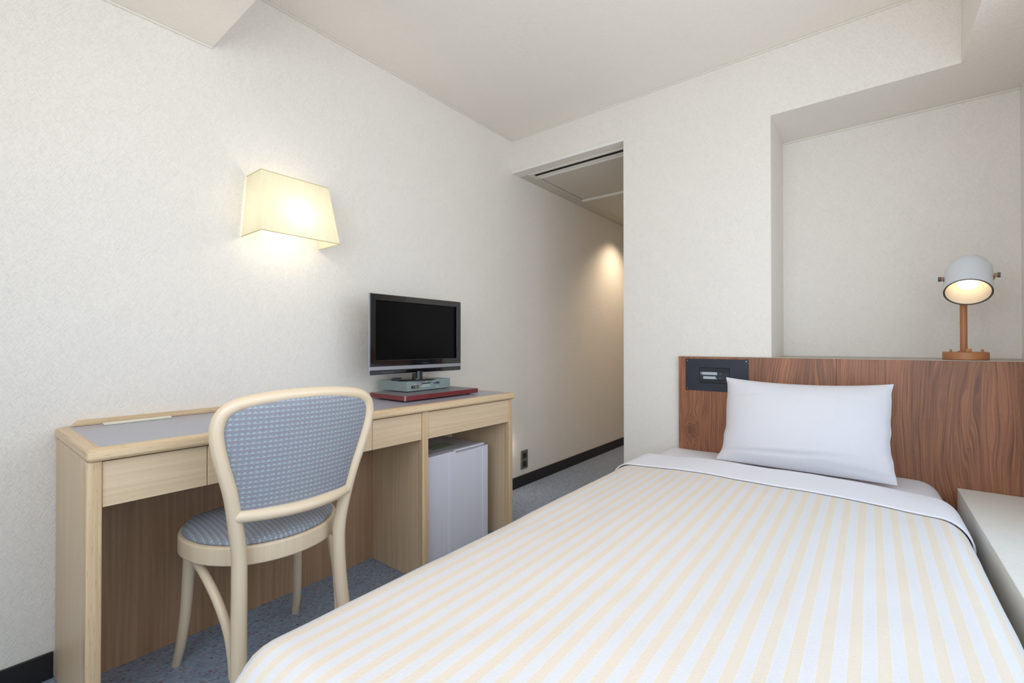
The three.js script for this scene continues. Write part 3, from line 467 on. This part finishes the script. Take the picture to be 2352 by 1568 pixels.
// ---------------------------------------------------------------- bedside lamp
{
  const LX = 2.221, LZ = -0.047, l = thing('reading_lamp', 'white dome reading lamp on a tan stem standing on the headboard shelf', 'lamp', [LX, SHELF, LZ]);
  mesh('base', lathe([[0, 0.0005], [0.0645, 0.0005], [0.066, 0.003], [0.066, 0.027], [0.0635, 0.0315], [0, 0.032]]), tan, l);
  mesh('stem', [cyl(0.0108, 0.238, -0.003, 0.151, -0.013), lathe([[0.0108, 0.037], [0.017, 0.0345], [0.017, 0.032]], 24).translate(-0.003, 0, -0.013)], tan, l);
  mesh('switch_block', rbox(-0.003, 0.014, 0.031, 0.044, 0.022, 0.036, 0.002), tanLight, l);
  for (const x of [-0.043, 0.045]) mesh('stud', cyl(0.0038, 0.011, x, 0.036, 0.018), tanLight, l);
  const shade = new THREE.Group(); shade.name = 'lamp_head'; shade.position.set(0.002, 0.312, 0.06); shade.rotation.set(-0.72, -0.15, 0, 'YXZ'); l.add(shade);
  const R = 0.066, yb = -0.076, yt = 0.102;
  const outer = [[R, yb], [R, yb + 0.002], [R, 0.01]]; for (let k = 0; k <= 12; k++) { const a = k / 12 * Math.PI / 2; outer.push([R - 0.056 + 0.056 * Math.cos(a), 0.024 + 0.078 * Math.sin(a)]); } outer.push([0.0001, yt + 0.001]);
  mesh('lamp_shade', lathe(outer, 64), (() => { const m = enamel.clone(); m.side = THREE.DoubleSide; return m; })(), shade, 'white enamel dome');
  const inner = []; for (let k = 0; k <= 42; k++) { const y = yb + 0.001 + k * 0.0021; inner.push([R - 0.0025 - (k % 2 === 0 ? 0.0018 : 0) - 0.010 * k / 42, y]); } inner.push([0.03, 0.03], [0.0001, 0.034]);
  mesh('reflector', lathe(inner, 64), M({ color: 0xe9d9c0, roughness: 0.45, side: THREE.DoubleSide }), shade, 'ribbed cream inside of the dome');
  mesh('shade_rim', new THREE.TorusGeometry(R - 0.0005, 0.0017, 10, 64).rotateX(Math.PI / 2).translate(0, yb, 0), M({ color: 0x4a3a30, roughness: 0.5 }), shade, 'dark brown rim');
  const bc = new THREE.Color(1, 0.89, 0.74);
  mesh('bulb', lathe([[0.0001, -0.040], [0.018, -0.0385], [0.029, -0.032], [0.033, -0.022], [0.031, -0.008], [0.02, 0.01], [0.014, 0.028]], 32), M({ color: 0xffffff, emissive: bc, emissiveIntensity: 3.2 }), shade, 'glowing round bulb');
  for (const s of [-1, 1]) { const k = mesh('knob', cyl(0.0095, 0.009, s * (R + 0.0135), 0.006, 0, 'x', 6), knobGrey, shade, 'grey tilt knob'); mesh('washer', cyl(0.008, 0.007, s * (R + 0.0045), 0.006, 0, 'x', 12), tan, k); }
  const yoke = []; for (let k = 0; k <= 16; k++) { const a = Math.PI * k / 16; yoke.push([Math.cos(a) * (R + 0.002), 0.006, -Math.sin(a) * (R + 0.005)]); }
  mesh('yoke', sweep(yoke, 0.003, 40, 8), tan, shade);
  shade.updateMatrixWorld(true); const pw = V(0, -0.02, 0).applyMatrix4(shade.matrixWorld);
  const p = new THREE.PointLight(bc, 0.22, 0, 2); p.position.copy(pw); p.castShadow = true; p.shadow.radius = 1.2; p.name = 'reading_lamp_light'; scene.add(p);
}

// ---------------------------------------------------------------- bed and bedding
const BED = { x0: 1.055, x1: 2.143, z0: 0.025, z1: 2.135, y: 0.452 };
{
  const b = thing('single_bed', 'single bed with white fitted sheet against the headboard', 'bed');
  mesh('bed_base', rbox(1.09, 2.11, 0.08, 0.24, 0.03, 2.09, 0.01), M({ color: 0x6d5a4a, roughness: 0.8 }), b);
  for (const [x, z] of [[1.14, 0.1], [2.06, 0.1], [1.14, 2.02], [2.06, 2.02]]) mesh('leg', cyl(0.025, 0.085, x, 0.0425, z), satinBlack, b);
  mesh('mattress', rbox(BED.x0, BED.x1, 0.24, BED.y, BED.z0, BED.z1, 0.07, 'z', 6), sheetMat, b, 'mattress under a white fitted sheet');
}
// cloth over the mattress: a = metres across from the middle, z = metres from the head (past zEnd it hangs down)
const XC = (BED.x0 + BED.x1) / 2;
function drape(a, zz, off, { r = 0.085, rr = 0.075, zEnd = BED.z1, crown = 0.022 } = {}) {
  const hw = (BED.x1 - BED.x0) / 2 + off * 0.8, R = a < 0 ? r : rr, s = Math.abs(a), flat = hw - R, arc = R * Math.PI / 2;
  let x, dy, nx = 0;
  if (s <= flat) { x = s; dy = 0; } else if (s <= flat + arc) { const t = (s - flat) / R; x = flat + R * Math.sin(t); dy = R * (1 - Math.cos(t)); } else { x = hw; dy = R + (s - flat - arc); }
  const rz = 0.1, fz = zEnd + off - rz, az = rz * Math.PI / 2; let z = zz, dz = 0;
  if (zz > fz) { if (zz <= fz + az) { const t = (zz - fz) / rz; z = fz + rz * Math.sin(t); dz = rz * (1 - Math.cos(t)); } else { z = zEnd + off; dz = rz + (zz - fz - az); } }
  // rounded corner in plan at the foot
  const rc = 0.07, ux = x - (hw - rc), uz = z - (zEnd + off - rc); let sx = x;
  if (ux > 0 && uz > 0) { const m = Math.hypot(ux, uz); const k = Math.max(ux, uz) / m; sx = hw - rc + ux * k; z = zEnd + off - rc + uz * k; }
  const cr = crown * (1 - Math.pow(x / hw, 2)) * sstep(0, 0.35, zz);
  const puff = (1 - clamp(dy / 0.2)) * 0.006 * (vn(a * 5 + 20, zz * 4, 3) - 0.5) + 0.003 * (vn(a * 14 + 20, zz * 11, 8) - 0.5) + clamp(dy / 0.15) * 0.010 * (vn(3 + Math.sign(a), zz * 8, 6) - 0.5);
  const y = Math.max(0.06, BED.y + off + cr - dy - dz + puff * (1 - clamp(dy / 0.1)));
  return V(XC + Math.sign(a) * (sx + (dy > 0.05 ? puff : 0)), y, z);
}
function clothSheet(nu, nv, A0, A1, Z0, Z1, off, th, opt, zfun) {   // a closed thin slab of cloth
  const top = grid(nu, nv, (u, v) => { const a = mixn(A0, A1, u), z = mixn(Z0, Z1, v) + (zfun ? zfun(a, v) : 0); return [drape(a, z, off, opt), a, z]; });
  const p = top.attributes.position, n = top.attributes.normal, cnt = p.count; let flip = 1; { let sy = 0; for (let i = 0; i < cnt; i++) sy += n.getY(i); if (sy < 0) flip = -1; }
  const pos = [], uv = [], idx = [], t0 = top.attributes.uv;
  for (let s = 0; s < 2; s++) for (let i = 0; i < cnt; i++) { const k = s ? -th * flip : 0; pos.push(p.getX(i) + n.getX(i) * k, p.getY(i) + n.getY(i) * k, p.getZ(i) + n.getZ(i) * k); uv.push(t0.getX(i), t0.getY(i)); }
  const src = top.index.array; for (let i = 0; i < src.length; i += 3) { flip > 0 ? idx.push(src[i], src[i + 1], src[i + 2]) : idx.push(src[i], src[i + 2], src[i + 1]); flip > 0 ? idx.push(cnt + src[i], cnt + src[i + 2], cnt + src[i + 1]) : idx.push(cnt + src[i], cnt + src[i + 1], cnt + src[i + 2]); }
  const st = (a, b) => idx.push(a, b, cnt + b, a, cnt + b, cnt + a), W = nu + 1;
  for (let i = 0; i < nu; i++) { st(i, i + 1); st(nv * W + i + 1, nv * W + i); } for (let j = 0; j < nv; j++) { st((j + 1) * W, j * W); st(j * W + nu, (j + 1) * W + nu); }
  const g = new THREE.BufferGeometry(); g.setAttribute('position', new THREE.Float32BufferAttribute(pos, 3)); g.setAttribute('uv', new THREE.Float32BufferAttribute(uv, 2)); g.setIndex(idx); g.computeVertexNormals(); return g;
}
{
  const o = mesh('duvet', clothSheet(120, 150, -0.9, 0.86, 0.42, 2.55, 0.020, 0.014), duvetMat); o.userData = { label: 'cream and white striped duvet spread over the bed', category: 'duvet' };
  const fs = mesh('fitted_sheet', clothSheet(90, 30, -0.72, 0.70, 0.026, 0.7, 0.004, 0.003, { crown: 0.014 }), sheetMat, scene.getObjectByName('single_bed'), 'white fitted sheet over the mattress');
  const f = mesh('top_sheet', clothSheet(110, 26, -0.84, 0.80, 0.36, 0.6, 0.0275, 0.005, {}, (a, v) => v * (0.02 * (vn(a * 4 + 9, 1, 4) - 0.5) + (a > 0.5 ? (a - 0.5) * 0.05 : 0))), sheetMat); f.userData = { label: 'white top sheet folded back over the head end of the striped duvet', category: 'sheet' };
}
{
  const W = 0.303, H = 0.192, N = 64;
  const side = (s) => grid(N, N, (iu, iv) => {
    const u = iu * 2 - 1, v = iv * 2 - 1, au = Math.abs(u), av = Math.abs(v);
    let x = W * u * (1 - 0.035 * (1 - v * v)) , y = H * v * (1 - (v > 0 ? 0.10 : 0.0) * (1 - Math.pow(au, 2.2)));
    const cx = sstep(0.82, 1, au) * sstep(0.7, 1, -v); x += (u < 0 ? -0.016 : 0.006) * cx;
    x += 0.004 * (vn(v * 5 + 9, u > 0 ? 3 : 7, 4) - 0.5) * sstep(0.7, 1, au) * 2;
    const e = Math.pow(clamp(1 - Math.pow(au, 2.6)), 0.55) * Math.pow(clamp(1 - Math.pow(av, 2.4)), 0.6);
    let t = 0.082 * e; const ang = Math.atan2(v, u);
    t += 0.005 * (vn(u * 3 + 5, v * 3 + 5, 11) - 0.5) * e + 0.006 * Math.sin(ang * 26 + 3 * vn(u * 4, v * 4, 2)) * sstep(0.78, 1, Math.max(au, av)) * sstep(0.55, 0.95, Math.min(au, av)) * (1 - Math.max(au, av)) * 6;
    const fold = (c, w, a) => { t += a * Math.exp(-Math.pow((v - c) / w, 2)) * e; };
    fold(-0.70 + 0.10 * u + 0.04 * vn(u * 3 + 2, 1, 5), 0.05, -0.007 * sstep(0.9, -0.2, u)); fold(-0.60 + 0.12 * u, 0.06, 0.004 * sstep(0.8, -0.4, u)); fold(-0.78 - 0.12 * u, 0.045, -0.006 * sstep(-0.1, 0.7, u)); fold(0.78 - 0.25 * Math.abs(u), 0.05, -0.004 * sstep(0.2, 0.8, au));
    return [V(x, y, s * Math.max(t, 0.0012)), x, y];
  });
  const f = side(1), k = side(-1); k.index.array.reverse(); f.computeVertexNormals(); k.computeVertexNormals();
  const p = mesh('pillow', [f, k], pillowMat); p.position.set(1.697, 0.659, 0.182); p.rotation.set(-0.31, 0, 0.0); p.userData = { label: 'plump white pillow leaning against the headboard', category: 'pillow' };
}
renderer.render(scene, camera);
